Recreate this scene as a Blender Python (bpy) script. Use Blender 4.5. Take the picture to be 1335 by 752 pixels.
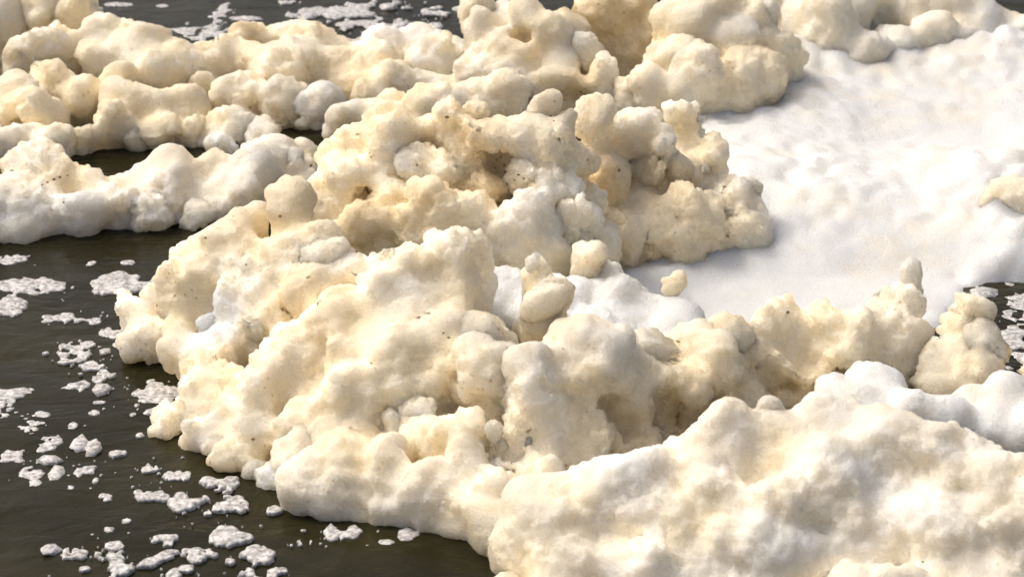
import bpy, bmesh, math, random
import numpy as np
from mathutils import Vector

# ------------------------------------------------------------------ scene, camera, sky, sun, exposure
for o in list(bpy.data.objects):
    bpy.data.objects.remove(o, do_unlink=True)
scene = bpy.context.scene
COL = scene.collection
W, H = 1335.0, 752.0
CAM_H, PITCH, HFOV = 1.7, math.radians(23.0), math.radians(25.0)
FPX = W / 2 / math.tan(HFOV / 2)
cd = bpy.data.cameras.new('camera')
cam = bpy.data.objects.new('camera', cd)
COL.objects.link(cam)
cam.location = (0, 0, CAM_H)
cam.rotation_euler = (math.pi / 2 - PITCH, 0, 0)
cd.sensor_fit = 'HORIZONTAL'
cd.angle = HFOV
cd.clip_end = 3000
cd.dof.use_dof = True
cd.dof.focus_distance = 4.0
cd.dof.aperture_fstop = 7.0
scene.camera = cam

SUN_DIR = Vector((-0.58, 0.36, 0.86)).normalized()
SUN_EL = math.asin(SUN_DIR.z)
SUN_ROT = math.atan2(SUN_DIR.x, SUN_DIR.y)
world = bpy.data.worlds.new('World')
scene.world = world
world.use_nodes = True
wn = world.node_tree.nodes
sky = wn.new('ShaderNodeTexSky')
sky.sky_type = 'NISHITA'
sky.sun_disc = False
sky.sun_elevation = SUN_EL
sky.sun_rotation = SUN_ROT
sky.dust_density = 9.0
sky.air_density = 0.8
sky.ozone_density = 0.5
wn['Background'].inputs['Strength'].default_value = 0.15
world.node_tree.links.new(sky.outputs[0], wn['Background'].inputs['Color'])
sd = bpy.data.lights.new('sun', 'SUN')
sd.energy = 1.4
sd.angle = math.radians(13.0)
sd.color = (1.0, 0.975, 0.91)
sun = bpy.data.objects.new('sun', sd)
COL.objects.link(sun)
sun.rotation_euler = SUN_DIR.to_track_quat('Z', 'Y').to_euler()
sun.location = SUN_DIR * 20
scene.cycles.max_bounces = 8
scene.cycles.diffuse_bounces = 5
scene.view_settings.view_transform = 'Standard'
scene.view_settings.look = 'None'
scene.view_settings.exposure = -0.06
scene.view_settings.gamma = 1.0
scene.view_settings.use_curve_mapping = False

# ------------------------------------------------------------------ pixel helpers (ground contact gives the distance)
CP, SP = math.cos(PITCH), math.sin(PITCH)

def row_dist(row):
    return CAM_H / math.tan(PITCH + math.atan((row - H / 2) / FPX))

def pix_ray(px, py):
    x = (px - W / 2) / FPX
    v = (H / 2 - py) / FPX
    return np.array([x, CP + v * SP, -SP + v * CP])

def pix_at(px, py, row):
    """point seen at pixel (px, py) that stands over ground row `row`; also metres per pixel there"""
    d = pix_ray(px, py)
    t = row_dist(row) / d[1]
    return np.array([0, 0, CAM_H]) + d * t, t / FPX

# ------------------------------------------------------------------ numpy noise
def _hash(ix, iy, iz, s):
    h = (ix.astype(np.uint32) * np.uint32(374761393) + iy.astype(np.uint32) * np.uint32(668265263)
         + iz.astype(np.uint32) * np.uint32(2147483647) + np.uint32(s * 974711 + 12345))
    h = (h ^ (h >> np.uint32(13))) * np.uint32(1274126177)
    h = (h ^ (h >> np.uint32(15))) * np.uint32(2246822519)
    return h ^ (h >> np.uint32(16))

def _u(h, k):
    return ((h >> np.uint32(k)) & np.uint32(1023)).astype(np.float32) / 1023.0

def worley(p, size, seed):
    q = (p / size).astype(np.float32)
    b = np.floor(q).astype(np.int64)
    f = q - b
    best = np.full(len(q), 9.0, np.float32)
    for dx in (-1, 0, 1):
        for dy in (-1, 0, 1):
            for dz in (-1, 0, 1):
                h = _hash(b[:, 0] + dx, b[:, 1] + dy, b[:, 2] + dz, seed)
                d = ((dx + _u(h, 0) - f[:, 0]) ** 2 + (dy + _u(h, 10) - f[:, 1]) ** 2 + (dz + _u(h, 20) - f[:, 2]) ** 2)
                np.minimum(best, d, out=best)
    return best            # squared F1

def vnoise(p, size, seed):
    q = p / size
    b = np.floor(q).astype(np.int64)
    f = (q - b)
    f = f * f * f * (f * (f * 6 - 15) + 10)
    out = np.zeros(len(q))
    for dx in (0, 1):
        wx = f[:, 0] if dx else 1 - f[:, 0]
        for dy in (0, 1):
            wy = f[:, 1] if dy else 1 - f[:, 1]
            for dz in (0, 1):
                wz = f[:, 2] if dz else 1 - f[:, 2]
                out += wx * wy * wz * _u(_hash(b[:, 0] + dx, b[:, 1] + dy, b[:, 2] + dz, seed), 4)
    return out * 2 - 1

def fbm(p, size, seed, octv=3):
    s, a, t = 0.0, 1.0, 0.0
    for i in range(octv):
        s = s + a * vnoise(p, size / 2 ** i, seed + i * 17)
        t += a
        a *= 0.5
    return s / t

# ------------------------------------------------------------------ iso-surface of a distance grid
def surface_nets(D, org, h):
    S = D < 0
    nx, ny, nz = D.shape
    c = np.zeros((nx - 1, ny - 1, nz - 1), np.int8)
    for i in (0, 1):
        for j in (0, 1):
            for k in (0, 1):
                c += S[i:nx - 1 + i, j:ny - 1 + j, k:nz - 1 + k]
    act = (c > 0) & (c < 8)
    I, J, K = np.nonzero(act)
    idx = np.full(act.shape, -1, np.int64)
    idx[I, J, K] = np.arange(len(I))
    pos = np.zeros((len(I), 3))
    cnt = np.zeros(len(I))
    for ax in range(3):
        o1, o2 = [a for a in range(3) if a != ax]
        for a in (0, 1):
            for b in (0, 1):
                e0 = [0, 0, 0]
                e0[o1] = a
                e0[o2] = b
                e1 = list(e0)
                e1[ax] = 1
                d0 = D[I + e0[0], J + e0[1], K + e0[2]]
                d1 = D[I + e1[0], J + e1[1], K + e1[2]]
                m = (d0 < 0) != (d1 < 0)
                t = np.where(m, d0 / np.where(m, d0 - d1, 1), 0)
                for q in range(3):
                    pos[:, q] += np.where(m, e0[q] + (t if q == ax else 0), 0)
                cnt += m
    pos /= cnt[:, None]
    v = (pos + np.stack([I, J, K], 1)) * h + org
    quads = []
    for ax in range(3):
        o1, o2 = (ax + 1) % 3, (ax + 2) % 3
        lo = [slice(None)] * 3
        hi = [slice(None)] * 3
        lo[ax] = slice(0, D.shape[ax] - 1)
        hi[ax] = slice(1, D.shape[ax])
        a, b = S[tuple(lo)], S[tuple(hi)]
        e = np.argwhere(a != b)
        e = e[(e[:, o1] > 0) & (e[:, o2] > 0) & (e[:, o1] < D.shape[o1] - 1) & (e[:, o2] < D.shape[o2] - 1)]
        if not len(e):
            continue
        s = a[e[:, 0], e[:, 1], e[:, 2]]
        def cell(d1, d2):
            f = e.copy()
            f[:, o1] -= d1
            f[:, o2] -= d2
            return idx[f[:, 0], f[:, 1], f[:, 2]]
        q = np.stack([cell(1, 1), cell(0, 1), cell(0, 0), cell(1, 0)], 1)
        q[~s] = q[~s][:, ::-1]
        quads.append(q)
    return v, np.concatenate(quads)

def normals(v, q):
    n = np.cross(v[q[:, 2]] - v[q[:, 0]], v[q[:, 3]] - v[q[:, 1]])
    out = np.zeros_like(v)
    for i in range(4):
        for a in range(3):
            out[:, a] += np.bincount(q[:, i], n[:, a], len(v))
    return out / (np.linalg.norm(out, axis=1, keepdims=True) + 1e-12)

def relax(v, q, n=1, f=0.5):
    for _ in range(n):
        s = np.zeros_like(v)
        c = np.bincount(q.ravel(), minlength=len(v)) * 2.0
        for i in range(4):
            for a in range(3):
                s[:, a] += np.bincount(q[:, i], v[q[:, (i + 1) % 4], a] + v[q[:, (i + 3) % 4], a], len(v))
        v = v * (1 - f) + f * s / np.maximum(c, 1)[:, None]
    return v

def mesh_from(name, v, q, tint=None):
    me = bpy.data.meshes.new(name)
    me.vertices.add(len(v))
    me.vertices.foreach_set('co', v.astype(np.float32).ravel())
    me.loops.add(q.size)
    me.loops.foreach_set('vertex_index', q.astype(np.int32).ravel())
    me.polygons.add(len(q))
    me.polygons.foreach_set('loop_start', np.arange(0, q.size, 4, dtype=np.int32))
    me.update(calc_edges=True)
    me.polygons.foreach_set('use_smooth', np.ones(len(q), bool))
    if tint is not None:
        at = me.attributes.new('tint', 'FLOAT', 'POINT')
        at.data.foreach_set('value', tint.astype(np.float32))
    me.validate()
    return me

# ------------------------------------------------------------------ materials
def mat_foam():
    m = bpy.data.materials.new('foam')
    m.use_nodes = True
    nt = m.node_tree
    N, L = nt.nodes, nt.links
    b = N['Principled BSDF']
    at = N.new('ShaderNodeAttribute')
    at.attribute_name = 'tint'
    tc = N.new('ShaderNodeTexCoord')
    geo = N.new('ShaderNodeNewGeometry')
    n1 = N.new('ShaderNodeTexNoise')
    n1.inputs['Scale'].default_value = 7.0
    n1.inputs['Detail'].default_value = 6.0
    n1.inputs['Roughness'].default_value = 0.62
    L.new(geo.outputs['Position'], n1.inputs['Vector'])
    mr = N.new('ShaderNodeMapRange')
    mr.inputs['From Min'].default_value = 0.3
    mr.inputs['From Max'].default_value = 0.7
    mr.inputs['To Min'].default_value = -0.45
    mr.inputs['To Max'].default_value = 0.42
    L.new(n1.outputs['Fac'], mr.inputs['Value'])
    ad = N.new('ShaderNodeMath')
    ad.operation = 'ADD'
    L.new(at.outputs['Fac'], ad.inputs[0])
    L.new(mr.outputs[0], ad.inputs[1])
    half = N.new('ShaderNodeMath')
    half.operation = 'MULTIPLY'
    half.inputs[1].default_value = 0.5
    L.new(ad.outputs[0], half.inputs[0])
    cr = N.new('ShaderNodeValToRGB')
    e = cr.color_ramp.elements
    e[0].position = 0.0
    e[0].color = (0.82, 0.83, 0.81, 1)
    e[1].position = 1.0
    e[1].color = (0.58, 0.43, 0.21, 1)
    x = cr.color_ramp.elements.new(0.5)
    x.color = (0.87, 0.77, 0.56, 1)
    L.new(half.outputs[0], cr.inputs['Fac'])
    sp = N.new('ShaderNodeTexVoronoi')
    sp.inputs['Scale'].default_value = 62.0
    L.new(geo.outputs['Position'], sp.inputs['Vector'])
    s1 = N.new('ShaderNodeMapRange')
    s1.inputs['From Min'].default_value = 0.10
    s1.inputs['From Max'].default_value = 0.24
    s1.inputs['To Min'].default_value = 1.0
    s1.inputs['To Max'].default_value = 0.0
    L.new(sp.outputs['Distance'], s1.inputs['Value'])
    n3 = N.new('ShaderNodeTexNoise')
    n3.inputs['Scale'].default_value = 11.0
    n3.inputs['Detail'].default_value = 3.0
    L.new(geo.outputs['Position'], n3.inputs['Vector'])
    s2 = N.new('ShaderNodeMapRange')
    s2.inputs['From Min'].default_value = 0.56
    s2.inputs['From Max'].default_value = 0.70
    L.new(n3.outputs['Fac'], s2.inputs['Value'])
    s3 = N.new('ShaderNodeMath')
    s3.operation = 'MULTIPLY'
    L.new(s1.outputs[0], s3.inputs[0])
    L.new(s2.outputs[0], s3.inputs[1])
    s4 = N.new('ShaderNodeMath')
    s4.operation = 'MULTIPLY'
    s4.use_clamp = True
    L.new(s3.outputs[0], s4.inputs[0])
    L.new(at.outputs['Fac'], s4.inputs[1])
    mx = N.new('ShaderNodeMix')
    mx.data_type = 'RGBA'
    L.new(s4.outputs[0], mx.inputs['Factor'])
    L.new(cr.outputs['Color'], mx.inputs['A'])
    mx.inputs['B'].default_value = (0.50, 0.34, 0.17, 1)
    g1 = N.new('ShaderNodeTexNoise')
    g1.inputs['Scale'].default_value = 260.0
    g1.inputs['Detail'].default_value = 3.0
    g1.inputs['Roughness'].default_value = 0.7
    L.new(geo.outputs['Position'], g1.inputs['Vector'])
    g2 = N.new('ShaderNodeMapRange')
    g2.inputs['From Min'].default_value = 0.33
    g2.inputs['From Max'].default_value = 0.67
    g2.inputs['To Min'].default_value = 0.91
    g2.inputs['To Max'].default_value = 1.04
    L.new(g1.outputs['Fac'], g2.inputs['Value'])
    g3 = N.new('ShaderNodeMix')
    g3.data_type = 'RGBA'
    g3.blend_type = 'MULTIPLY'
    g3.inputs['Factor'].default_value = 1.0
    L.new(mx.outputs['Result'], g3.inputs['A'])
    L.new(g2.outputs[0], g3.inputs['B'])
    L.new(g3.outputs['Result'], b.inputs['Base Color'])
    b.subsurface_method = 'BURLEY'
    b.inputs['Roughness'].default_value = 0.38
    b.inputs['IOR'].default_value = 1.33
    b.inputs['Specular IOR Level'].default_value = 0.35
    b.inputs['Subsurface Weight'].default_value = 0.95
    b.inputs['Subsurface Radius'].default_value = (1.0, 0.88, 0.70)
    b.inputs['Subsurface Scale'].default_value = 0.06
    vo = N.new('ShaderNodeTexVoronoi')
    vo.inputs['Scale'].default_value = 210.0
    L.new(geo.outputs['Position'], vo.inputs['Vector'])
    n2 = N.new('ShaderNodeTexNoise')
    n2.inputs['Scale'].default_value = 120.0
    n2.inputs['Detail'].default_value = 5.0
    n2.inputs['Roughness'].default_value = 0.7
    L.new(geo.outputs['Position'], n2.inputs['Vector'])
    sub = N.new('ShaderNodeMath')
    sub.operation = 'SUBTRACT'
    L.new(n2.outputs['Fac'], sub.inputs[0])
    mv = N.new('ShaderNodeMath')
    mv.operation = 'MULTIPLY'
    mv.inputs[1].default_value = 0.45
    L.new(vo.outputs['Distance'], mv.inputs[0])
    L.new(mv.outputs[0], sub.inputs[1])
    bp = N.new('ShaderNodeBump')
    bp.inputs['Strength'].default_value = 0.7
    bp.inputs['Distance'].default_value = 0.006
    L.new(sub.outputs[0], bp.inputs['Height'])
    L.new(bp.outputs[0], b.inputs['Normal'])
    return m

def mat_water():
    m = bpy.data.materials.new('muddy_water')
    m.use_nodes = True
    nt = m.node_tree
    N, L = nt.nodes, nt.links
    b = N['Principled BSDF']
    geo = N.new('ShaderNodeNewGeometry')
    n0 = N.new('ShaderNodeTexNoise')
    n0.inputs['Scale'].default_value = 3.0
    n0.inputs['Detail'].default_value = 5.0
    L.new(geo.outputs['Position'], n0.inputs['Vector'])
    cr = N.new('ShaderNodeValToRGB')
    cr.color_ramp.elements[0].position = 0.3
    cr.color_ramp.elements[0].color = (0.012, 0.011, 0.0035, 1)
    cr.color_ramp.elements[1].position = 0.75
    cr.color_ramp.elements[1].color = (0.030, 0.027, 0.010, 1)
    L.new(n0.outputs['Fac'], cr.inputs['Fac'])
    L.new(cr.outputs['Color'], b.inputs['Base Color'])
    b.inputs['Roughness'].default_value = 0.09
    b.inputs['IOR'].default_value = 1.33
    b.inputs['Specular IOR Level'].default_value = 0.16
    mp = N.new('ShaderNodeMapping')
    mp.inputs['Scale'].default_value = (1.0, 1.7, 1.0)
    L.new(geo.outputs['Position'], mp.inputs['Vector'])
    n1 = N.new('ShaderNodeTexNoise')
    n1.inputs['Scale'].default_value = 12.0
    n1.inputs['Detail'].default_value = 6.0
    n1.inputs['Distortion'].default_value = 0.6
    L.new(mp.outputs[0], n1.inputs['Vector'])
    bp = N.new('ShaderNodeBump')
    bp.inputs['Strength'].default_value = 0.28
    bp.inputs['Distance'].default_value = 0.02
    L.new(n1.outputs['Fac'], bp.inputs['Height'])
    L.new(bp.outputs[0], b.inputs['Normal'])
    return m

def mat_wet():
    m = bpy.data.materials.new('wet_foam')
    m.use_nodes = True
    N, L = m.node_tree.nodes, m.node_tree.links
    b = N['Principled BSDF']
    geo = N.new('ShaderNodeNewGeometry')
    n0 = N.new('ShaderNodeTexNoise')
    n0.inputs['Scale'].default_value = 90.0
    n0.inputs['Detail'].default_value = 6.0
    n0.inputs['Roughness'].default_value = 0.7
    L.new(geo.outputs['Position'], n0.inputs['Vector'])
    cr = N.new('ShaderNodeValToRGB')
    cr.color_ramp.elements[0].position = 0.32
    cr.color_ramp.elements[0].color = (0.42, 0.41, 0.38, 1)
    cr.color_ramp.elements[1].position = 0.62
    cr.color_ramp.elements[1].color = (0.80, 0.79, 0.77, 1)
    L.new(n0.outputs['Fac'], cr.inputs['Fac'])
    L.new(cr.outputs['Color'], b.inputs['Base Color'])
    b.inputs['Roughness'].default_value = 0.35
    n1 = N.new('ShaderNodeTexNoise')
    n1.inputs['Scale'].default_value = 115.0
    n1.inputs['Detail'].default_value = 4.0
    n1.inputs['Roughness'].default_value = 0.65
    L.new(geo.outputs['Position'], n1.inputs['Vector'])
    ar = N.new('ShaderNodeMapRange')
    ar.inputs['From Min'].default_value = 0.40
    ar.inputs['From Max'].default_value = 0.54
    ar.inputs['To Min'].default_value = 0.5
    ar.inputs['To Max'].default_value = 1.0
    L.new(n1.outputs['Fac'], ar.inputs['Value'])
    L.new(ar.outputs[0], b.inputs['Alpha'])
    bp = N.new('ShaderNodeBump')
    bp.inputs['Strength'].default_value = 0.6
    bp.inputs['Distance'].default_value = 0.004
    L.new(n0.outputs['Fac'], bp.inputs['Height'])
    L.new(bp.outputs[0], b.inputs['Normal'])
    return m

def mat_grit():
    m = bpy.data.materials.new('grit')
    m.use_nodes = True
    N, L = m.node_tree.nodes, m.node_tree.links
    b = N['Principled BSDF']
    n0 = N.new('ShaderNodeTexNoise')
    n0.inputs['Scale'].default_value = 300.0
    cr = N.new('ShaderNodeValToRGB')
    cr.color_ramp.elements[0].color = (0.20, 0.13, 0.06, 1)
    cr.color_ramp.elements[1].color = (0.38, 0.27, 0.14, 1)
    L.new(n0.outputs['Fac'], cr.inputs['Fac'])
    L.new(cr.outputs['Color'], b.inputs['Base Color'])
    b.inputs['Roughness'].default_value = 0.8
    return m

FOAM, WATER, GRIT, WET = mat_foam(), mat_water(), mat_grit(), mat_wet()

def link(name, me, mat, parent=None, **props):
    o = bpy.data.objects.new(name, me)
    COL.objects.link(o)
    if me is not None:
        me.materials.append(mat)
    if parent is not None:
        o.parent = parent
    for k, val in props.items():
        o[k] = val
    return o

# ------------------------------------------------------------------ the water: one sheet to the horizon, rippled near by
def build_water():
    def axis(lo, hi, step, far):
        a = np.arange(lo, hi + 1e-6, step)
        up = hi + np.geomspace(step, far, 40)
        dn = lo - np.geomspace(step, far, 40)
        return np.concatenate([dn[::-1], a, up])
    xs = axis(-1.6, 1.4, 0.012, 900)
    ys = axis(2.2, 6.6, 0.012, 900)
    X, Y = np.meshgrid(xs, ys, indexing='ij')
    P = np.stack([X.ravel(), Y.ravel() * 1.6, np.zeros(X.size)], 1)
    near = np.clip(1.5 - np.abs(np.hypot(X.ravel(), Y.ravel() - 4.4)) / 6, 0, 1)
    Z = (fbm(P, 0.42, 3, 2) * 0.006 + fbm(P, 0.10, 9, 2) * 0.0022) * near
    v = np.stack([X.ravel(), Y.ravel(), Z - 0.002], 1)
    nx, ny = X.shape
    g = np.arange(nx * ny).reshape(nx, ny)
    q = np.stack([g[:-1, :-1].ravel(), g[1:, :-1].ravel(), g[1:, 1:].ravel(), g[:-1, 1:].ravel()], 1)
    link('water', mesh_from('water', v, q), WATER, kind='structure')
build_water()

# ------------------------------------------------------------------ foam from blended lobes
rng = np.random.default_rng(7)
SMOOTH = 100.0

def lobes_to_mesh(name, lobes, vox, rough=1.0, k=SMOOTH, carves=(), refill=()):
    """lobes: rows of x, y, z, r, zlow, tint ; vertical rounded columns blended together"""
    L = np.array(lobes, float)
    pad = 0.04
    lo = np.array([(L[:, 0] - L[:, 3]).min(), (L[:, 1] - L[:, 3]).min(), max(-0.03, (L[:, 4] - L[:, 3]).min())]) - pad
    hi = np.array([(L[:, 0] + L[:, 3]).max(), (L[:, 1] + L[:, 3]).max(), (L[:, 2] + L[:, 3]).max()]) + pad
    n = np.ceil((hi - lo) / vox).astype(int) + 1
    F = np.full(n, 1e-9, np.float32)
    T = np.zeros(n, np.float32)
    gx, gy, gz = (lo[a] + np.arange(n[a]) * vox for a in range(3))
    for x, y, z, r, zl, t in L:
        R = r + 4.5 / k + 0.01
        a0, a1 = np.searchsorted(gx, [x - R, x + R])
        b0, b1 = np.searchsorted(gy, [y - R, y + R])
        c0, c1 = np.searchsorted(gz, [min(zl, z) - R, z + R])
        dx = (gx[a0:a1] - x)[:, None, None]
        dy = (gy[b0:b1] - y)[None, :, None]
        zz = gz[c0:c1]
        dz = zz - np.clip(zz, min(zl, z), z)
        taper = 1.0 - 0.22 * np.clip((z - zz) / max(z - min(zl, z), 1e-4), 0, 1) if z - zl > 0.5 * r else np.ones_like(zz)
        d = np.sqrt(dx * dx + dy * dy + (dz * dz)[None, None, :]) - r * taper[None, None, :]
        e = np.exp(np.clip(-k * d, -20, 14)).astype(np.float32)
        F[a0:a1, b0:b1, c0:c1] += e
        T[a0:a1, b0:b1, c0:c1] += e * t
    D = -np.log(F) / k
    for x, y, z, r in carves:
        R = r + 0.03
        a0, a1 = np.searchsorted(gx, [x - R, x + R])
        b0, b1 = np.searchsorted(gy, [y - R, y + R])
        c0, c1 = np.searchsorted(gz, [z - R, z + R])
        if a1 <= a0 or b1 <= b0 or c1 <= c0:
            continue
        d = r - np.sqrt(((gx[a0:a1] - x) ** 2)[:, None, None] + ((gy[b0:b1] - y) ** 2)[None, :, None] + ((gz[c0:c1] - z) ** 2)[None, None, :])
        sub = D[a0:a1, b0:b1, c0:c1]
        kk = 90.0
        m = np.maximum(sub, d)
        D[a0:a1, b0:b1, c0:c1] = m + np.log1p(np.exp(-kk * np.abs(sub - d))) / kk * np.clip(1 + d / 0.03, 0, 1)
    for x, y, z, r in refill:
        R = r + 0.02
        a0, a1 = np.searchsorted(gx, [x - R, x + R])
        b0, b1 = np.searchsorted(gy, [y - R, y + R])
        c0, c1 = np.searchsorted(gz, [z - R, z + R])
        if a1 <= a0 or b1 <= b0 or c1 <= c0:
            continue
        d = np.sqrt(((gx[a0:a1] - x) ** 2)[:, None, None] + ((gy[b0:b1] - y) ** 2)[None, :, None] + ((gz[c0:c1] - z) ** 2)[None, None, :]) - r
        sub = D[a0:a1, b0:b1, c0:c1]
        if sub.flat[d.argmin()] > 0.35 * r:
            continue
        D[a0:a1, b0:b1, c0:c1] = np.minimum(sub, d) - np.log1p(np.exp(-200.0 * np.abs(sub - d))) / 200.0 * np.clip(1 - d / 0.02, 0, 1)
    floor = (-0.028 - gz)[None, None, :]
    D = np.maximum(D, floor).astype(np.float32)
    D[0], D[-1], D[:, 0], D[:, -1], D[:, :, 0], D[:, :, -1] = (1.0,) * 6
    D += 1e-6
    v, q = surface_nets(D, lo, vox)
    g = np.clip(np.round((v - lo) / vox).astype(int), 0, n - 1)
    tint = (T / F)[g[:, 0], g[:, 1], g[:, 2]]
    v = relax(v, q, 2)
    v = roughen(v, q, rough)
    me = mesh_from(name, v, q, tint)
    return me

def billow(v, size, seed, warp):
    """rounded bumps with creased valleys, irregular in outline; about -1..0.5"""
    w = np.stack([vnoise(v, size * .9, seed + 1), vnoise(v, size * .9, seed + 2), vnoise(v, size * .9, seed + 3)], 1) * size * warp
    return 0.5 - 1.5 * np.minimum(worley(v + w, size, seed), 1.0)

def swirl(v, size, seed, amp):
    return np.stack([fbm(v, size, seed + 100 * i, 2) for i in range(3)], 1) * amp

def roughen(v, q, amt):
    lift = np.clip((v[:, 2] + .02) / .05, .2, 1)[:, None]
    v = v + (swirl(v, .13, 800, .026) + swirl(v, .06, 900, .011)) * lift * min(1, amt * 1.15)
    soft = np.clip(0.60 + 2.0 * fbm(v, 0.20, 41, 2), 0.0, 1.3)
    nrm = normals(v, q)
    v = v + nrm * ((billow(v, 0.115, 11, .7) * 0.014 + fbm(v, 0.16, 77, 2) * 0.022) * min(1, amt * 1.1))[:, None]
    v = relax(v, q, 2)
    nrm = normals(v, q)
    v = v + nrm * ((billow(v, 0.054, 21, .7) * 0.0115 * (.25 + .75 * soft) + fbm(v, .07, 177, 3) * .009 * (.35 + .65 * soft)) * amt)[:, None]
    v = relax(v, q, 1)
    nrm = normals(v, q)
    fine = np.clip(0.85 + 2.0 * fbm(v, 0.12, 43, 2), 0.2, 1.5)
    v = v + nrm * ((billow(v, 0.025, 31, .6) * 0.0080 + fbm(v, 0.026, 99, 2) * 0.006) * fine * amt)[:, None]
    nrm = normals(v, q)
    v = v + nrm * ((billow(v, 0.012, 33, .5) * 0.0042 + vnoise(v, .009, 55) * .002) * (.4 + .6 * fine) * min(amt, 1.0))[:, None]
    return v

def interp(poly, x):
    xs, ys = zip(*poly)
    return float(np.interp(x, xs, ys))

def spread(c, r, tint, n, lo=0.28, hi=0.5, out=0.78):
    res = []
    while len(res) < n:
        d = rng.normal(size=3)
        d /= np.linalg.norm(d)
        if d[2] < -0.35 or d[1] > 0.75:
            continue
        r2 = r * rng.uniform(lo, hi)
        p = c + d * r * out
        res.append((p[0], p[1], p[2], r2, p[2], tint))
    return res

def cluster(c, r, t, low):
    """an uneven lobe: a few rounded cores pushed off centre"""
    res = []
    for i in range(2):
        d = rng.normal(size=3) * [1, .8, .7]
        d *= rng.uniform(.2, .42) * r / np.linalg.norm(d)
        p = c + d
        rr = max(r * rng.uniform(.70, .95) - .010, .3 * r)
        res.append((p[0], p[1], p[2], rr, -0.03 if low is None else p[2] - low * rr, t))
    return res

def foam_mass(name, label, cat, base, k, blobs, tint=1.0, vox=0.0038, rough=1.0, sec=8, group=None, smooth=SMOOTH):
    """base: ground-contact line of the heap in the photograph; k: share of the rise that is depth, not height"""
    body, lumps, foot, carves, refill = [], [], [], [], []
    allb = []
    for b in blobs:
        allb.append(b)
        px, py, r = b[:3]
        for dx, dy, ok in ((-75, 0, px < 55), (75, 0, px > 1280), (0, 65, py > 700)):
            if ok:
                allb.append((px + dx, py + dy + rng.uniform(-10, 10), max(r, 28)) + ((b[3],) if len(b) > 3 and b[3] is not None else (None,)))
    for b in allb:
        px, py, r = b[:3]
        t = b[3] if len(b) > 3 and b[3] is not None else tint  # higher tint on hollow blobs paints in bounced-light tan, along with silt
        fl = b[4] if len(b) > 4 else ''
        row = interp(base, px)
        kk = k
        rw = row - kk * (row - py) if py < row else py
        if len(b) > 5:
            rw = b[5]
        c, mpp = pix_at(px, py, rw)
        rm = r * mpp
        view = c - np.array([0, 0, CAM_H])
        view /= np.linalg.norm(view)
        if 'C' in fl:
            for _ in range(3):
                p = c - view * 0.6 * rm + rng.normal(size=3) * rm * .3
                carves.append((p[0], p[1], p[2], rm * rng.uniform(.6, .8)))
            for _ in range(22):
                d = rng.normal(size=3)
                d /= np.linalg.norm(d)
                if d @ view < 0.1:
                    d = -d
                p = c - view * 0.6 * rm + d * rm * rng.uniform(.95, 1.25)
                refill.append((p[0], p[1], p[2], rm * rng.uniform(.2, .42)))
            continue
        t = t + rng.uniform(-0.12, 0.12)
        foot.append(c)
        if 'L' in fl:
            t = .35 * t + .65 * tint if abs(t - tint) < .6 else t
            lobes = cluster(c, rm, t, 0.5)
            for q in list(lobes):
                lobes += spread(np.array(q[:3]), q[3], t, 5, .28, .5, .8)
            if 'T' in fl:
                lobes.append((c[0] + 0.1 * rm, c[1], c[2] + 0.75 * rm, rm * 0.75, c[2], t))
            lumps.append((lobes, float(np.clip(rm / .042, .35, 1))))
            body.append((c[0], c[1] + 0.3 * rm, c[2] - 0.35 * rm, rm * 0.75, -0.03, t))
        else:
            c = c + view * rng.uniform(-.85, .7) * rm
            cl = cluster(c, rm, t, 0.0 if 'F' in fl else None)
            body += cl
            for q in cl:
                body += spread(np.array(q[:3]), q[3], t, sec // 2, .3, .55, .8)
    foot = np.array(foot)
    root = link(name, None, None, label=label, category=cat)
    if group:
        root['group'] = group
    base_p = Vector((foot[:, 0].mean(), foot[:, 1].mean(), 0))
    root.location = base_p
    parts = [('foam_body', lobes_to_mesh('foam_body', body, vox, rough, smooth, carves, refill))]
    for lb, sz in lumps:
        parts.append(('foam_lump', lobes_to_mesh('foam_lump', lb, vox * .9, rough * sz, smooth * 1.9)))
    for nm, me in parts:
        o = link(nm, me, FOAM, root)
        o.location = -base_p
    return root

L_ = 'L'
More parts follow.
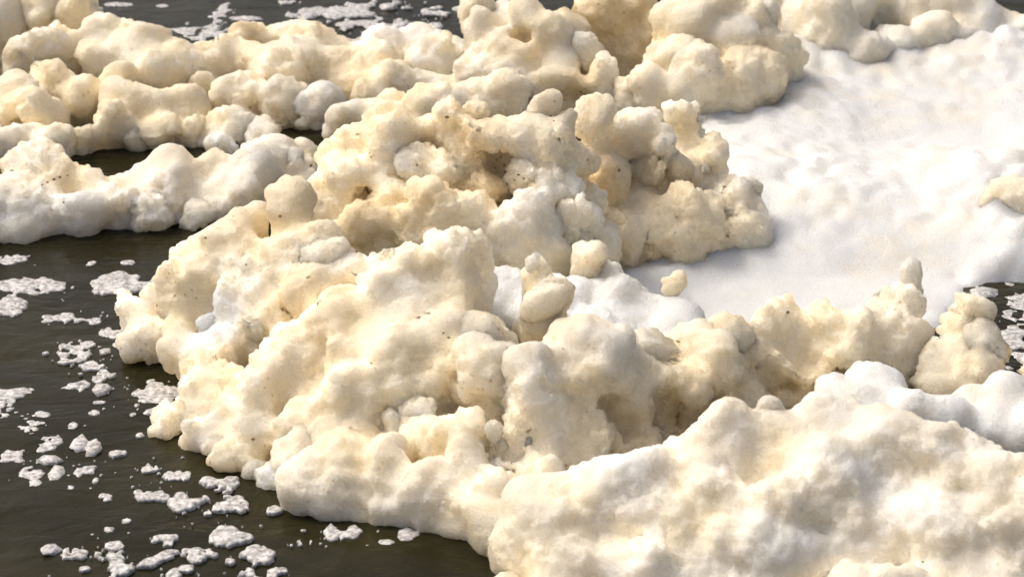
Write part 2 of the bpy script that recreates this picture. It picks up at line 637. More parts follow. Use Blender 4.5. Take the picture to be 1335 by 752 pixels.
# ---- back row on the left, behind the narrow strip of water
foam_mass('foam_bank', 'long cream foam bank below the grey water strip, behind the lower white-edged bank', 'foam bank',
    [(0, 222), (150, 220), (260, 208), (350, 196), (470, 185), (600, 160)], 0.64,
    [(64, 13, 38, .9, L_), (104, 12, 24, .9), (5, 18, 27), (150, 47, 25), (185, 54, 23), (216, 66, 18), (84, 55, 25), (30, 62, 27),
     (130, 72, 23), (168, 78, 18), (195, 80, 18), (240, 82, 16), (313, 52, 14), (340, 56, 16), (375, 54, 18), (410, 56, 18), (440, 58, 18), (275, 78, 14),
     (300, 72, 18), (330, 80, 22), (216, 94, 22, 1.0), (263, 113, 17, 1.0, L_), (150, 105, 23), (67, 105, 27), (20, 125, 29), (100, 135, 27), (160, 138, 23),
     (303, 128, 32), (350, 100, 34), (400, 88, 32), (445, 82, 27, 1.1), (235, 140, 23), (210, 150, 20), (408, 146, 32, .3, L_), (370, 130, 27), (440, 110, 22, 1.2),
     (60, 160, 27), (20, 160, 22, 1.2), (112, 184, 29, .6, L_), (180, 177, 27, .6, L_), (253, 176, 32, .6, L_), (340, 180, 22, .5, L_), (80, 190, 22, .6), (45, 195, 18, .6),
     (145, 165, 23), (215, 170, 22), (300, 165, 22), (10, 190, 16, .4), (290, 190, 14, .5),
     (490, 88, 32, .8), (540, 62, 29, .6), (470, 62, 20, .7), (500, 60, 20, .7), (590, 62, 25, .6), (558, 78, 25, .7), (550, 108, 22, .9), (500, 118, 25, 1.0), (520, 130, 20, 1.0), (590, 116, 20, .9), (475, 130, 18, 1.2), (500, 150, 23, 1.0, '', 205), (560, 142, 25, 1.0, '', 205), (610, 135, 23, 1.0, '', 205), (450, 150, 18, .8, '', 200), (655, 130, 22, 1.0, '', 210), (20, 168, 22, 0, 'C'), (442, 128, 20, 0, 'C'), (180, 112, 14, 0, 'C'), (270, 88, 12, 0, 'C'), (115, 95, 14, 0, 'C'), (330, 145, 16, 0, 'C')],
    tint=.95, vox=.0048, smooth=74.0, rough=.95)
# ---- lower bank in front of it
foam_mass('foam_bank', 'low pale foam bank with a rounded white front edge along the open brown water', 'foam bank',
    [(0, 318), (60, 312), (150, 306), (250, 303), (300, 292), (400, 262)], 0.5,
    [(67, 212, 22), (35, 222, 16), (212, 217, 15), (270, 224, 19), (355, 207, 29), (372, 226, 29, .7, L_), (236, 241, 22), (320, 241, 24), (95, 240, 22, 1.2), (60, 240, 18, 1.2), (130, 245, 20, .9),
     (180, 240, 20), (15, 266, 22), (40, 262, 20, .9), (75, 275, 26, .4, L_), (105, 278, 24, .4), (150, 275, 22, .5), (190, 277, 28, .4, L_), (216, 266, 22), (256, 277, 22, .4, L_), (285, 268, 22, .5),
     (310, 262, 20, .6), (345, 252, 22, .8), (390, 245, 22, .9), (45, 290, 18, .5), (10, 293, 18, .7), (25, 286, 20, .6), (395, 215, 22, .8), (160, 262, 20), (120, 265, 18)],
    tint=.7, vox=.0044, smooth=78.0)
# ---- heaps along the top centre
foam_mass('foam_mound', 'cream foam heap with big smooth bulge and dark tan hollow behind the tallest heap', 'foam mound',
    [(560, 150), (700, 165), (800, 178), (900, 185), (1050, 165)], 0.3,
    [(618, 8, 28, .6, L_), (655, 25, 24, .6), (630, 42, 28, .6), (660, 62, 24, .6), (695, 22, 28, .9), (716, 46, 26, 1.0), (650, 98, 28, .8), (690, 90, 24, .9), (620, 88, 24, .8), (680, 65, 20, .9),
     (760, 60, 31, .7, L_), (780, 86, 21, .8), (733, 76, 19, .9), (745, 30, 26, 1.3), (778, 12, 30, 1.4, '', 108), (805, 30, 26, 1.45, '', 105), (838, 12, 28, 1.4, '', 108), (842, 42, 20, 1.35, '', 108), (820, 55, 24, 1.35, '', 112),  # the hollow's deep tint holds some of its shade as well as silt
     (872, 78, 47, .8, L_), (905, 35, 26, .9), (880, 22, 24, 1.1), (905, 10, 24, 1.0), (942, 12, 22, 1.1), (940, 58, 40, .6), (986, 92, 36, 1.1), (952, 106, 34, 1.2), (912, 114, 28, 1.1), (1018, 74, 28, .9), (905, 100, 26, .9),
     (997, 30, 21, .8, 'LT'), (1000, 58, 22, .8), (808, 125, 26, .9, L_), (764, 125, 22, 1.2), (733, 112, 18, 1.2), (845, 118, 22, .9), (710, 105, 20, 1.1), (975, 20, 18, 1.0), (885, 130, 22, .8), (805, 35, 32, 0, 'C'), (690, 55, 18, 0, 'C'), (925, 80, 16, 0, 'C')],
    tint=.9, vox=.0056, rough=.8)
# ---- far lumps at the top right
foam_mass('foam_mound', 'row of smooth ivory foam lumps behind the white foam field', 'foam mound',
    [(1000, 118), (1100, 112), (1200, 100), (1340, 85)], 0.4,
    [(1087, 36, 42, .65), (1115, 12, 33, .65), (1171, 14, 27, .65), (1222, 22, 23, .65), (1060, 55, 26, .65), (1077, 82, 26, .65), (1128, 80, 28, .65), (1215, 60, 33, .65), (1171, 66, 32, .65),
     (1283, 42, 28, .65), (1318, 40, 26, .65), (1255, 50, 20, .65), (1330, 64, 20, .65), (1045, 30, 20, .7), (1250, 70, 22, .65), (1290, 68, 22, .65), (1145, -5, 32, .65), (1195, -2, 30, .65), (1060, 5, 30, .6), (1250, 12, 26, .65), (1020, -5, 26, .8), (1100, -15, 30, .65), (1240, -15, 30, .65)],
    tint=.65, vox=.0056, rough=.6, sec=8, smooth=80.0)
# ---- the white field
def foam_field():
    fr = np.random.default_rng(21)
    base = [(780, 425), (1000, 430), (1200, 405), (1345, 372), (1450, 362)]
    P = []
    for yy in range(44, 420, 8):
        x0 = 1035 if yy < 120 else (930 if yy < 200 else (960 if yy < 300 else 790))
        x1 = 1440 if yy < 340 else (1205 if yy < 385 else 1160)
        for xx in range(x0, x1 + 1, 26):
            px, py = xx + fr.uniform(-12, 12), yy + fr.uniform(-4, 4)
            row = interp(base, px)
            P.append(pix_at(px, py, row - .86 * (row - py))[0])
    P = np.array(P)
    h = 0.008
    gx = np.arange(P[:, 0].min() - .1, P[:, 0].max() + .1, h)
    gy = np.arange(P[:, 1].min() - .1, P[:, 1].max() + .1, h)
    X, Y = np.meshgrid(gx, gy, indexing='ij')
    sw, sz = np.zeros(X.shape), np.zeros(X.shape)
    near = np.full(X.shape, 9.0)
    for p in P:
        d2 = (X - p[0]) ** 2 + (Y - p[1]) ** 2
        w = np.exp(-d2 / (2 * .085 ** 2)) + 1e-9
        sw += w
        sz += w * p[2]
        near = np.minimum(near, d2)
    near = np.sqrt(near)
    Q = np.stack([X.ravel(), Y.ravel() * .8, X.ravel() * 0], 1)
    wob = fbm(Q, .035, 640, 3).reshape(X.shape) * .035
    edge = np.clip((.10 + wob - near) / .10, -1, 1)
    roll = fbm(Q, .5, 610, 2).reshape(X.shape) * .10 + fbm(Q, .24, 620, 2).reshape(X.shape) * .016
    Z = np.where(edge > 0, np.maximum(sz / sw + roll, .012) * np.sqrt(np.clip(edge, 0, 1)), edge * .03)
    v = np.stack([X.ravel(), Y.ravel(), np.maximum(Z.ravel(), -.03)], 1)
    nx, ny = X.shape
    g = np.arange(nx * ny).reshape(nx, ny)
    q = np.stack([g[:-1, :-1].ravel(), g[1:, :-1].ravel(), g[1:, 1:].ravel(), g[:-1, 1:].ravel()], 1)
    q = q[(v[q, 2] > -.025).any(1)]
    use = np.unique(q)
    re = np.zeros(len(v), int)
    re[use] = np.arange(len(use))
    v, q = v[use], re[q]
    v = roughen(v, q, .15)
    c = Vector((v[:, 0].mean(), v[:, 1].mean(), 0))
    tint = np.clip(-.05 + .3 * fbm(v, .3, 700, 2) + .35 * np.clip((v[:, 1] - 4.7) / .8, 0, 1), -.3, .5)
    o = link('foam_field', mesh_from('foam_field', v - np.array(c), q, tint), FOAM,
             label='smooth snow-white foam field spreading between the tan heaps', category='foam field')
    o.location = c
foam_field()
# ---- right edge lump on the field
foam_mass('foam_mound', 'single rounded tan foam lump lying on the white field', 'foam mound',
    [(1200, 330), (1345, 330)], 0.35,
    [(1316, 268, 28, .8), (1298, 276, 20, .8), (1335, 258, 26, .8), (1285, 281, 12, .8)], tint=.8, vox=.005, rough=.7)
# ---- tall rear heap
foam_mass('foam_mound', 'tallest tan foam heap with shaded right flank overlooking the white field', 'foam mound',
    [(400, 405), (600, 432), (750, 428), (795, 366), (860, 354), (1010, 346)], 0.27,
    [(520, 157, 33), (497, 184, 30), (457, 186, 22), (440, 205, 20), (630, 147, 28, 1.0, L_), (630, 177, 30, 1.1), (590, 160, 24), (655, 160, 22), (560, 170, 26),
     (713, 150, 26, 1.1, 'LT'), (696, 166, 24, 1.1), (722, 178, 26, 1.2), (668, 185, 26), (568, 224, 46, .9, L_), (600, 202, 28), (474, 232, 34), (520, 210, 30), (440, 240, 28), (425, 265, 24),
     (680, 226, 36, .7, L_), (706, 245, 38, .8), (645, 205, 22, 1.3), (640, 245, 30, 1.1), (861, 180, 36, .6), (828, 178, 28, .8), (760, 204, 26, 1.2), (797, 224, 36, 1.3), (838, 224, 32, 1.2, L_), (878, 236, 32, 1.1, L_), (888, 150, 28, .6),
     (778, 150, 24, .9), (800, 170, 24, .9), (750, 170, 22, 1.0), (930, 190, 26, .8), (905, 215, 20, .9), (976, 240, 19, .9, L_), (955, 255, 26, .9),
     (952, 280, 28, 1.1, L_), (979, 300, 20, 1.0), (918, 298, 32, 1.2, L_), (935, 320, 22, 1.3), (900, 265, 32, 1.1), (980, 270, 18, 1.0),
     (558, 287, 46, 1.1), (477, 297, 38, 1.1), (520, 270, 34), (430, 300, 30), (693, 287, 46, .7), (743, 283, 40, .7, L_), (777, 272, 19, .7), (656, 297, 36, .9), (610, 275, 30, 1.0), (730, 250, 28, .8), (700, 325, 30, 1.2), (670, 340, 24, 1.2),
     (838, 285, 42, 1.3), (855, 316, 28, 1.2, L_), (878, 287, 38, 1.2), (800, 300, 34, 1.3), (820, 330, 22, 1.2), (780, 330, 22, 1.0), (885, 335, 20, 1.2), (640, 330, 24, 1.1), (590, 310, 26), (385, 270, 26), (400, 290, 26), (645, 205, 24, 0, 'C'), (548, 290, 26, 0, 'C'), (610, 245, 20, 0, 'C'), (480, 260, 20, 0, 'C')],
    tint=1.0)
# ---- bright hollow between the heaps
foam_mass('foam_hollow', 'bright white foam floor in the hollow among the tan heaps', 'foam floor',
    [(560, 520), (900, 520)], 0.62,
    [(650, 388, 30), (640, 368, 20), (675, 410, 32), (720, 425, 32), (770, 405, 26), (811, 408, 30), (855, 416, 28), (790, 372, 15, .1), (700, 400, 26), (890, 422, 22), (745, 398, 22), (830, 400, 20), (620, 392, 24), (660, 372, 20), (695, 388, 24), (745, 415, 30), (690, 432, 30), (765, 430, 30), (830, 428, 30), (880, 432, 26), (645, 410, 28)],
    tint=.0, rough=.7, sec=6, smooth=80.0)
# ---- front left heap
foam_mass('foam_mound', 'broad lumpy tan foam heap whose rounded toe overhangs the dark water', 'foam mound',
    [(150, 472), (215, 480), (235, 560), (300, 606), (350, 630), (410, 660), (520, 680), (600, 692), (670, 725)], 0.5,
    [(371, 268, 28), (324, 295, 26), (283, 318, 23), (256, 332, 22), (303, 312, 26), (371, 324, 29), (421, 312, 34), (337, 334, 27), (236, 362, 25), (270, 352, 27), (216, 386, 25), (243, 399, 26, 1.1), (189, 426, 23), (182, 449, 20), (170, 458, 13), (202, 452, 22),
     (233, 440, 20), (162, 398, 11, .5), (272, 424, 24, -.5, L_), (280, 402, 16, -.5), (268, 444, 18, -.5), (313, 350, 20, .6), (306, 385, 19, .6), (322, 422, 28, .7, L_), (340, 398, 29, .8), (371, 352, 30, .8), (431, 339, 34, .7, L_), (404, 379, 30, 1.0), (377, 402, 24, 1.4), (421, 426, 29),
     (448, 412, 28), (364, 459, 31), (270, 467, 22), (236, 463, 18), (249, 487, 15), (286, 483, 25), (337, 487, 31), (404, 469, 33),
     (256, 520, 28), (229, 543, 17), (217, 556, 12), (256, 566, 26), (286, 574, 28, .9, L_), (303, 586, 20), (320, 534, 36), (337, 560, 32), (330, 611, 18, .4, L_), (357, 615, 15, .4), (388, 598, 34, .7, L_), (404, 632, 27, .6), (398, 643, 20, .6), (431, 640, 25, .6),
     (431, 612, 32), (438, 576, 29), (388, 549, 31), (438, 536, 31), (474, 600, 36), (514, 560, 24, .7, 'LT'), (507, 626, 35, .8), (558, 648, 32, .8), (474, 638, 24, .8), (592, 664, 28, .8), (642, 685, 26, .8), (659, 705, 22, .8), (568, 537, 32, .8, L_), (609, 544, 25), (585, 580, 34, 1.1),
     (500, 338, 29, .6, L_), (602, 338, 32, .6), (602, 373, 26, .7), (582, 318, 19, .6), (540, 345, 28, .8), (629, 440, 36, .7, L_), (642, 465, 28, .9), (588, 416, 26, .8), (524, 418, 33), (474, 412, 33), (490, 452, 33), (541, 459, 33), (575, 452, 28), (460, 376, 33, .8), (500, 372, 29, .8), (568, 362, 24, .8), (540, 385, 28),
     (696, 350, 20, .7, L_), (713, 385, 26, .8, L_), (450, 350, 26, .7), (470, 480, 30), (430, 500, 30), (500, 500, 32), (550, 500, 32, 1.1), (600, 495, 30, 1.1), (640, 500, 28), (480, 540, 30), (540, 590, 26, 1.1), (370, 505, 30), (300, 510, 28), (610, 605, 26), (630, 635, 30, .8), (660, 634, 30, .8), (600, 640, 26), (450, 450, 28), (450, 512, 32), (530, 525, 32), (510, 470, 30), (560, 560, 28), (410, 520, 30), (455, 652, 20, .8), (485, 660, 20, .8), (525, 662, 24, .8), (555, 672, 22, .8), (590, 684, 20, .8), (620, 694, 20, .8), (232, 388, 18, 0, 'C'), (262, 395, 14, 0, 'C'), (378, 404, 24, 0, 'C'), (590, 510, 26, 0, 'C'), (640, 512, 18, 0, 'C'), (560, 612, 26, 0, 'C'), (540, 320, 20, 0, 'C'), (440, 370, 18, 0, 'C'), (300, 470, 12, 0, 'C')],
    tint=.95)
# ---- ridge across the middle right
foam_mass('foam_ridge', 'long tan foam ridge running from the hollow to the leaning knob by the lacy film', 'foam ridge',
    [(640, 690), (760, 640), (850, 600), (950, 560), (1100, 530), (1200, 525), (1300, 530)], 0.33,
    [(646, 560, 15, 1.0, 'LT'), (672, 543, 24, 1.3), (690, 510, 34, 1.0), (716, 566, 46, .9), (760, 549, 50, .9), (794, 526, 46, 1.3), (844, 574, 25, 1.7, L_), (676, 612, 28, .8), (703, 624, 34, .9), (726, 610, 28, .9), (777, 600, 28, 1.1), (810, 580, 24, 1.4),
     (760, 462, 38, .7), (715, 485, 30, .7), (845, 462, 38, .8, L_), (868, 472, 38, 1.0), (777, 482, 42, .9), (700, 490, 34, .9), (680, 470, 24, .8), (800, 462, 28, .7), (830, 500, 38, 1.2), (880, 520, 36, 1.3), (840, 540, 30, 1.4), (900, 550, 28, 1.5), (740, 510, 40, 1.0), (770, 475, 34, .9),
     (952, 437, 38, .8, L_), (919, 470, 42, .9), (902, 438, 24, .8), (1003, 414, 26, .9), (1020, 397, 22, .9), (1037, 452, 38, 1.1), (1070, 410, 28, .8), (1121, 422, 28, .8), (1165, 407, 26, .8, L_), (1188, 407, 23, .8), (1171, 440, 31, .9), (1104, 445, 36, 1.0), (1000, 470, 36, 1.2),
     (960, 500, 36, 1.3), (1030, 495, 32, 1.4), (940, 530, 28, 1.5), (990, 520, 28, 1.4), (1190, 462, 22, .9), (1140, 470, 28, 1.0), (1080, 490, 28, 1.1), (1000, 492, 32, 0, 'C'), (880, 560, 36, 0, 'C'), (930, 540, 32, 0, 'C'), (820, 560, 28, 0, 'C'), (690, 545, 20, 0, 'C'), (1100, 480, 26, 0, 'C'), (800, 530, 20, 0, 'C')],  # recess blobs: warm tan of bounced light put into the tint, with silt
    tint=1.0)
# ---- knob that leans out at the end of the ridge
foam_mass('foam_clump', 'knobbly tan foam knob leaning out at the end of the ridge before the lacy film', 'foam knob',
    [(1150, 535), (1340, 535)], 0.25,
    [(1266, 410, 29, .9, L_), (1256, 440, 31, 1.0, 'F'), (1284, 452, 31, .9, L_), (1250, 480, 37, 1.0, 'F'), (1270, 494, 30, 1.0, 'F'), (1215, 470, 26, .9, 'F'), (1268, 508, 17, 1.0, 'F'), (1230, 500, 24, 1.0)],
    tint=.9, vox=.0038, smooth=170.0)
# ---- white slope behind the foreground heap
foam_mass('foam_slope', 'bright white foam slope behind the nearest heap, under the leaning knob', 'foam slope',
    [(1000, 640), (1345, 660)], 0.6,
    [(1087, 504, 22), (1110, 492, 20), (1138, 496, 26), (1160, 492, 20), (1138, 520, 33), (1188, 522, 33), (1239, 545, 35), (1306, 540, 36), (1325, 515, 28), (1290, 560, 33, .2), (1200, 550, 32, .2), (1150, 550, 30, .2), (1270, 530, 30), (1100, 530, 28, .2), (1340, 570, 30, .2), (1400, 575, 42, .2), (1450, 590, 44, .2), (1430, 545, 38), (1480, 560, 38)],
    tint=.02, rough=.45, sec=4)
# ---- nearest heap
foam_mass('foam_mound', 'rough pale cream foam heap in front of the white slope', 'foam mound',
    [(640, 752), (700, 765), (900, 800), (1345, 815)], 0.46,
    [(1000, 537, 19, .8, 'LT'), (986, 562, 26, .9), (952, 558, 22, .8), (919, 590, 28, .8), (885, 602, 28, .8), (1060, 546, 24, .4), (1087, 562, 30, .5), (1134, 558, 24, .5, L_), (1165, 572, 26, .5), (1222, 590, 32, .5), (1273, 612, 38, .4, L_), (1316, 626, 32, .4), (1047, 627, 42, .5, L_),
     (969, 610, 32, .6), (986, 644, 34, .5), (946, 661, 34, .6), (1121, 602, 34, .7), (1188, 622, 36, .6), (1141, 668, 30, .5, L_), (1188, 674, 32, .5), (1235, 684, 28, 0), (1290, 661, 34, .5), (1300, 701, 32, .7), (1087, 688, 30, .6), (1104, 718, 34, .7), (1013, 708, 34, .5), (919, 701, 34, .6),
     (1171, 718, 34, .7), (1239, 733, 32, .8), (1325, 742, 20, .8), (811, 640, 40, -.1), (830, 655, 30, -.1), (844, 612, 33, .3), (777, 661, 34, .3), (743, 701, 36, .7), (710, 690, 34, .7), (676, 735, 24, .8), (794, 718, 34, .6), (861, 668, 38, .4), (861, 718, 36, .7), (1030, 580, 30, .8), (1070, 655, 28, .8),
     (700, 740, 30, .8), (740, 745, 34, .7), (960, 740, 34, .7), (1050, 745, 34, .6), (880, 640, 30, .5), (1240, 640, 32, .5), (665, 715, 18, .8), (1280, 740, 28, .8), (830, 745, 34, .7), (1150, 640, 28, .6), (780, 630, 26, .5), (730, 655, 30, .6), (690, 665, 26, .7), (900, 745, 30), (1080, 615, 34, .6), (1100, 640, 34, .6), (1060, 590, 30, .6), (940, 630, 30, .6), (900, 670, 32, .6), (820, 690, 34, .6), (1220, 710, 32, .7), (1030, 660, 30, .7), (1260, 650, 30, .5), (1390, 650, 42, .5), (1450, 690, 44, .6), (1400, 720, 44, .6), (1480, 640, 40, .5)],
    tint=.8, smooth=84.0, rough=.7)

# ------------------------------------------------------------------ single puffs that stand on the foam
def puff(label, row, lobes, tint, vox=.0032, rough=.6):
    out = []
    c0 = None
    for px, py, r in lobes:
        c, mpp = pix_at(px, py, row)
        c0 = c if c0 is None else c0
        out.append((c[0], c[1], c[2], r * mpp, c[2], tint))
        out += spread(c, r * mpp, tint, 6, .25, .4, .8)
    me = lobes_to_mesh('foam_puff', out, vox, rough, 450.0)
    base = np.array([c0[0], c0[1], min(l[2] - l[3] for l in out)])
    o = link('foam_puff', me, FOAM, label=label, category='foam puff')
    co = np.empty(len(me.vertices) * 3, np.float32)
    me.vertices.foreach_get('co', co)
    me.vertices.foreach_set('co', (co.reshape(-1, 3) - base).astype(np.float32).ravel())
    o.location = base
    return o
puff('tiny crumbly tan puff perched at the edge of the white hollow', 452, [(886, 366, 9), (879, 360, 6), (893, 360, 7), (884, 374, 7)], 1.0, rough=1.0)
puff('egg-shaped ivory foam puff standing upright on the ridge crest', 470, [(1192, 348, 13), (1193, 360, 15), (1192, 374, 15), (1191, 388, 15), (1190, 400, 14)], .5, rough=.3)
puff('upright cream foam tooth standing behind the white hollow', 432, [(762, 340, 14), (761, 352, 16), (759, 366, 16), (772, 345, 9)], .9, rough=.9)

# ------------------------------------------------------------------ floating foam on the water
FLECKS = []

def islands(m):
    lab = np.where(m, np.arange(1, m.size + 1).reshape(m.shape), 0)
    while True:
        n = lab.copy()
        n[1:] = np.maximum(n[1:], lab[:-1])
        n[:-1] = np.maximum(n[:-1], lab[1:])
        n[:, 1:] = np.maximum(n[:, 1:], lab[:, :-1])
        n[:, :-1] = np.maximum(n[:, :-1], lab[:, 1:])
        n = np.where(m, n, 0)
        if (n == lab).all():
            break
        lab = n
    u, inv = np.unique(np.concatenate([[0], lab.ravel()]), return_inverse=True)
    return inv[1:].reshape(m.shape)

def floe(name, label, cat, px, py, w, h, lace=0.0, whole=False, thick=0.35, tint=-0.05, group=None, seed=0, tilt=0.0, vox=None):
    """a scrap of foam, w x h pixels in the photograph, lying on the water"""
    c, mpp = pix_at(px, py, py)
    a = w * mpp / 2
    sinel = CAM_H / math.hypot(CAM_H, c[1])
    hgt = min(a, h * mpp) * thick * .27
    bdep = max((h * mpp - hgt * 0.7) / 2 / sinel, a * 0.3)
    vox = vox or float(np.clip(a / 16, .0017, .0036))
    n = 2 * np.ceil(np.array([a, bdep]) * 1.35 / vox).astype(int) + 3
    gx = (np.arange(n[0]) - n[0] // 2) * vox
    gy = (np.arange(n[1]) - n[1] // 2) * vox
    gz = np.arange(-0.012, hgt * 1.6 + 0.012, vox)
    X, Y = np.meshgrid(gx, gy, indexing='ij')
    Yr = Y - tilt * X
    P = np.stack([X.ravel() + c[0] + seed, Y.ravel() + c[1], np.zeros(X.size)], 1)
    nz = fbm(P, max(a * 0.8, .02), 300 + seed, 4).reshape(X.shape)
    fine = fbm(P * [.8, .6, 1], .015, 500 + seed, 3).reshape(X.shape)
    rr = np.sqrt((X / a) ** 2 + (Yr / bdep) ** 2)
    hf = 1.0 - rr ** 1.6 + nz * 0.95 + fine * .45 - lace * (0.45 - 1.9 * fine)
    lab = islands(hf > 0)
    if lab.max() == 0:
        return None
    sizes = np.bincount(lab.ravel())
    sizes[0] = 0
    main = int(sizes.argmax())
    keep = lab == main
    for i in range(1, lab.max() + 1):
        if i != main and sizes[i] > 0:
            fx, fy = np.nonzero(lab == i)
            FLECKS.append((c[0] + gx[fx].mean(), c[1] + gy[fy].mean(), max(np.ptp(gx[fx]), vox) * .55, max(np.ptp(gy[fy]), vox) * .55))
    if not whole:
        hf = np.where(keep, hf, -np.abs(hf) - .05)
    Hh = np.sign(hf) * np.sqrt(np.abs(np.clip(hf, -1, 1.3))) * hgt * (1 if not lace else (1 - .4 * lace))
    D = (gz[None, None, :] - Hh[:, :, None] - 0.0)
    D = np.where(hf[:, :, None] > 0, D, np.maximum(D, -hf[:, :, None] * 0.02))
    D = np.maximum(D, -0.006 - gz[None, None, :]).astype(np.float32) + 1e-6
    D[0], D[-1], D[:, 0], D[:, -1], D[:, :, 0], D[:, :, -1] = (.05,) * 6
    if not (D < 0).any():
        return None
    v, q = surface_nets(D, np.array([gx[0], gy[0], gz[0]]), vox)
    v = relax(v, q, 2)
    nrm = normals(v, q)
    pw = v + c
    v = v + nrm * ((.45 - worley(pw, max(.010, a * .35), 31)) * min(.0035, a * .10) + (.45 - worley(pw, .007, 32)) * .0012)[:, None]
    me = mesh_from(name, v, q, np.full(len(v), tint))
    o = link(name, me, WET, label=label, category=cat)
    o.location = (c[0], c[1], 0)
    if group:
        o['group'] = group
    return o

def patch(label, *a, **k):
    return floe('foam_patch', label, 'foam patch', *a, **k)

patch('oblong white foam patch with thick rounded top beside the toe of the tan heap', 158, 371, 104, 30, thick=.5, seed=1)
patch('white foam scrap with trailing arms below the low bank', 46, 370, 92, 24, thick=.35, lace=.25, seed=2)
patch('small rounded white foam scrap just under the low bank front', 15, 339, 40, 17, thick=.4, seed=3)
patch('thick white foam scrap above the lacy scraps on open water', 12, 401, 58, 26, thick=.45, seed=4)
patch('solid white foam scrap resting above a lacy raft', 14, 513, 60, 20, thick=.4, seed=5)
patch('lacy white foam raft touching the tan heap under its toe', 204, 514, 78, 40, lace=.6, thick=.2, seed=6)
patch('plump oval white foam scrap afloat right below the heap front', 290, 629, 50, 26, thick=.5, seed=7)
patch('tufted white foam scrap linked to a thin streak below the oval scrap', 244, 653, 44, 26, thick=.45, lace=.2, seed=8)
patch('ragged thin white foam scrap at the end of a streak', 303, 658, 40, 22, thick=.3, lace=.4, seed=9)
patch('domed white foam scrap with ragged edge on dark water', 297, 698, 56, 24, thick=.5, seed=10)
patch('small knob of white foam alone beside the lacy raft', 20, 593, 28, 20, thick=.6, seed=11)
patch('lacy two-lobed white raft near the small foam knob', 28, 562, 56, 36, lace=.55, thick=.2, seed=12)
patch('white foam cluster floating near the ripples', 155, 742, 40, 22, thick=.45, lace=.2, seed=13)
patch('slanting thin white streak climbing from a foam cluster', 205, 727, 66, 16, thick=.35, lace=.3, seed=14, tilt=1.2)
patch('peaked white foam scrap on dark water with dotted crumbs beside', 337, 723, 42, 24, thick=.5, lace=.15, seed=15)
patch('white foam wedge tapering to a point on the grey water strip', 440, 16, 96, 22, thick=.35, seed=16)
patch('white foam scrap on the water close under the long heap front', 447, 693, 40, 20, thick=.4, lace=.3, seed=17)
patch('two-peaked white crumb under the heap front', 531, 694, 26, 17, thick=.5, seed=18)
floe('foam_film', 'lacy white foam film stretched over dark water behind the leaning knob', 'foam film', 1290, 425, 190, 100, lace=1.7, thick=.035, seed=20, whole=True, vox=.0035)
floe('foam_film', 'thin speckled foam film on the grey water strip', 'foam film', 505, 32, 130, 18, lace=1.6, thick=.12, seed=21, whole=True, vox=.0045)
floe('foam_film', 'ragged white foam streak dangling across the grey water strip', 'foam film', 287, 20, 26, 44, lace=.5, thick=.15, seed=22, whole=True, vox=.0045)
floe('foam_film', 'white foam fringe along the back bank by the grey water strip', 'foam film', 262, 44, 90, 22, lace=.4, thick=.2, seed=23, whole=True, vox=.0045)

MARKS = [(60, 355, 'between the low bank and the toe of the tan heap'), (100, 440, 'left of the tan heap toe, by the thick scrap'), (190, 520, 'by the lacy raft under the toe'),
         (40, 570, 'by the small foam knob and two-lobed raft'), (200, 620, 'between the toe and the plump oval scrap'), (290, 655, 'beside the plump oval scrap'), (110, 620, 'in the scattered flecks below the two-lobed raft'),
         (150, 715, 'around the slanting streak'), (310, 735, 'beside the peaked scrap'), (420, 695, 'under the long heap front'), (510, 700, 'by the two-peaked crumb'), (350, 10, 'on the grey water strip')]

def where(x, y):
    return min(MARKS, key=lambda m: (m[0] - x) ** 2 + 2.5 * (m[1] - y) ** 2)[2]

thin = [(91, 413, 54, 15), (128, 420, 26, 9), (148, 434, 24, 10), (111, 459, 56, 20), (121, 476, 24, 9), (137, 489, 40, 13), (125, 504, 64, 14), (91, 580, 56, 24), (120, 578, 22, 13), (47, 613, 56, 24), (115, 614, 36, 20),
        (190, 613, 34, 14), (229, 618, 22, 18), (199, 644, 34, 14), (84, 721, 50, 20), (138, 725, 36, 18), (158, 713, 26, 13), (249, 721, 46, 14), (219, 748, 48, 12), (337, 748, 48, 16), (394, 701, 26, 14), (206, 701, 36, 12), (160, 443, 20, 12), (7, 535, 34, 22), (568, 14, 40, 16), (500, 8, 50, 12)]
for i, (x, y, w, h) in enumerate(thin):
    patch('thin lacy foam scrap ' + where(x, y), x, y, w * 1.25, h * 1.15, lace=.95, thick=.22, seed=40 + i, group='thin lacy foam scraps on the water')
crumbs = [(118, 343, 12, 8), (167, 342, 16, 6), (128, 524, 20, 6), (123, 539, 16, 10), (93, 555, 13, 9), (56, 540, 26, 9), (184, 566, 14, 7), (152, 590, 24, 7), (45, 630, 18, 10), (91, 636, 12, 7), (138, 646, 20, 8), (297, 646, 14, 6), (357, 663, 20, 9),
          (145, 689, 14, 8), (165, 678, 10, 6), (300, 730, 14, 8), (243, 740, 20, 8), (367, 743, 18, 8), (504, 706, 18, 8), (173, 540, 8, 5), (140, 650, 10, 5), (158, 6, 32, 5), (323, 24, 40, 6), (212, 8, 14, 4), (60, 460, 10, 5), (180, 640, 10, 5), (270, 668, 14, 6), (260, 730, 12, 6), (110, 740, 16, 7), (375, 3, 30, 5)]
for i, (x, y, w, h) in enumerate(crumbs):
    patch('small foam crumb ' + where(x, y), x, y, w, h, thick=.45, seed=90 + i, group='foam crumbs on the water')

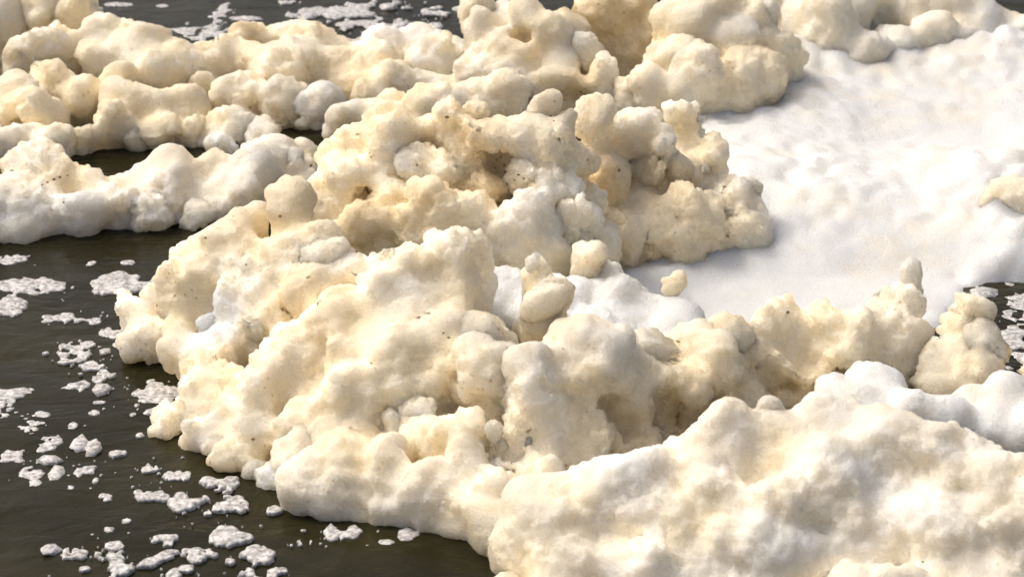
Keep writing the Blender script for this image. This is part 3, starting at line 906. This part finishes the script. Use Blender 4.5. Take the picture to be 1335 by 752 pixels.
# ------------------------------------------------------------------ countless tiny flecks between the scraps
def flecks():
    fr = np.random.default_rng(5)
    F = list(FLECKS)
    for px, py, n, sp in ((110, 470, 26, 40), (60, 570, 34, 45), (120, 610, 30, 50), (210, 620, 26, 40), (280, 670, 30, 50), (120, 720, 40, 60), (230, 735, 30, 60), (340, 735, 22, 45), (420, 700, 16, 35), (150, 510, 26, 40), (80, 400, 16, 50), (20, 545, 18, 25), (510, 34, 20, 40), (300, 26, 14, 25), (40, 350, 8, 40), (500, 704, 8, 30), (1290, 400, 20, 40)):
        for _ in range(n // 2):
            x, y = px + fr.normal() * sp * .6, py + fr.normal() * sp * .28
            c, mpp = pix_at(x, y, y)
            r = fr.uniform(.6, 2.2) ** 1.3 * mpp * .7
            F.append((c[0], c[1], r * fr.uniform(1, 1.8), r * fr.uniform(.9, 1.5)))
    vs, qs = [], []
    for x, y, a, b in F:
        a, b = min(a, .03), min(b, .03)
        o = len(vs)
        h = min(a, b) * .3
        th = fr.uniform(0, 6.28)
        for rr, z in ((1.0, -.003), (.95, h * .55), (.45, h)):
            for j in range(6):
                an = th + j * math.pi / 3
                k = rr * fr.uniform(.7, 1.2)
                vs.append((x + a * k * math.cos(an), y + b * k * math.sin(an), z * fr.uniform(.8, 1.1)))
        for t in (0, 6):
            for j in range(6):
                qs.append((o + t + j, o + t + (j + 1) % 6, o + t + 6 + (j + 1) % 6, o + t + 6 + j))
        qs.append((o + 12, o + 13, o + 14, o + 15))
        qs.append((o + 12, o + 15, o + 16, o + 17))
    v = np.array(vs)
    link('foam_flecks', mesh_from('foam_flecks', v, np.array(qs), np.full(len(v), -.05)), WET, kind='stuff',
         label='tiny white foam flecks strewn over the dark water', category='foam flecks')
flecks()
for o in COL.objects:
    if o.name.startswith('foam_film'):
        o['kind'] = 'stuff'

# ------------------------------------------------------------------ grit and bits of debris caught on the foam
def debris():
    bpy.context.view_layer.update()
    dg = bpy.context.evaluated_depsgraph_get()
    fr = np.random.default_rng(9)
    spots = [(676, 228, 1.8), (671, 235, 1.3), (683, 233, 1.5), (583, 153, 2.4), (763, 124, 2.6), (757, 120, 1.8), (718, 152, 2.2), (722, 158, 1.6), (807, 222, 2.6), (330, 572, 2.6), (1027, 407, 2.4),
             (365, 282, 2.2), (83, 264, 1.8), (70, 234, 2.0), (62, 238, 1.6), (78, 231, 1.8), (88, 229, 1.4), (55, 241, 1.4), (405, 216, 2.6), (412, 213, 1.8), (268, 310, 1.8), (321, 345, 1.4), (585, 440, 2.0), (578, 434, 1.5), (205, 398, 2.0), (1203, 732, 1.8), (206, 640, 0), (484, 473, 1.6)]
    for px, py, r in spots:
        if r == 0:
            continue
        hit, loc, nor, _, ob, _ = scene.ray_cast(dg, Vector((0, 0, CAM_H)), Vector(pix_ray(px, py)).normalized())
        if not hit or ob.name.startswith('water'):
            continue
        rm = r * loc.length / FPX
        bm = bmesh.new()
        bmesh.ops.create_icosphere(bm, subdivisions=2, radius=1)
        for v in bm.verts:
            v.co = v.co * fr.uniform(.75, 1.2)
            v.co = Vector((v.co.x * rm * 1.25, v.co.y * rm * .9, v.co.z * rm * .6))
        me = bpy.data.meshes.new('debris_speck')
        bm.to_mesh(me)
        bm.free()
        o = link('debris_speck', me, GRIT, label='tiny brown speck of debris caught on the ' + ('low pale bank' if py > 205 and px < 130 else 'tan foam heaps'), category='debris', group='brown specks caught on the foam')
        o.location = loc + nor * rm * .1
        o.rotation_euler = nor.to_track_quat('Z', 'Y').to_euler()
debris()
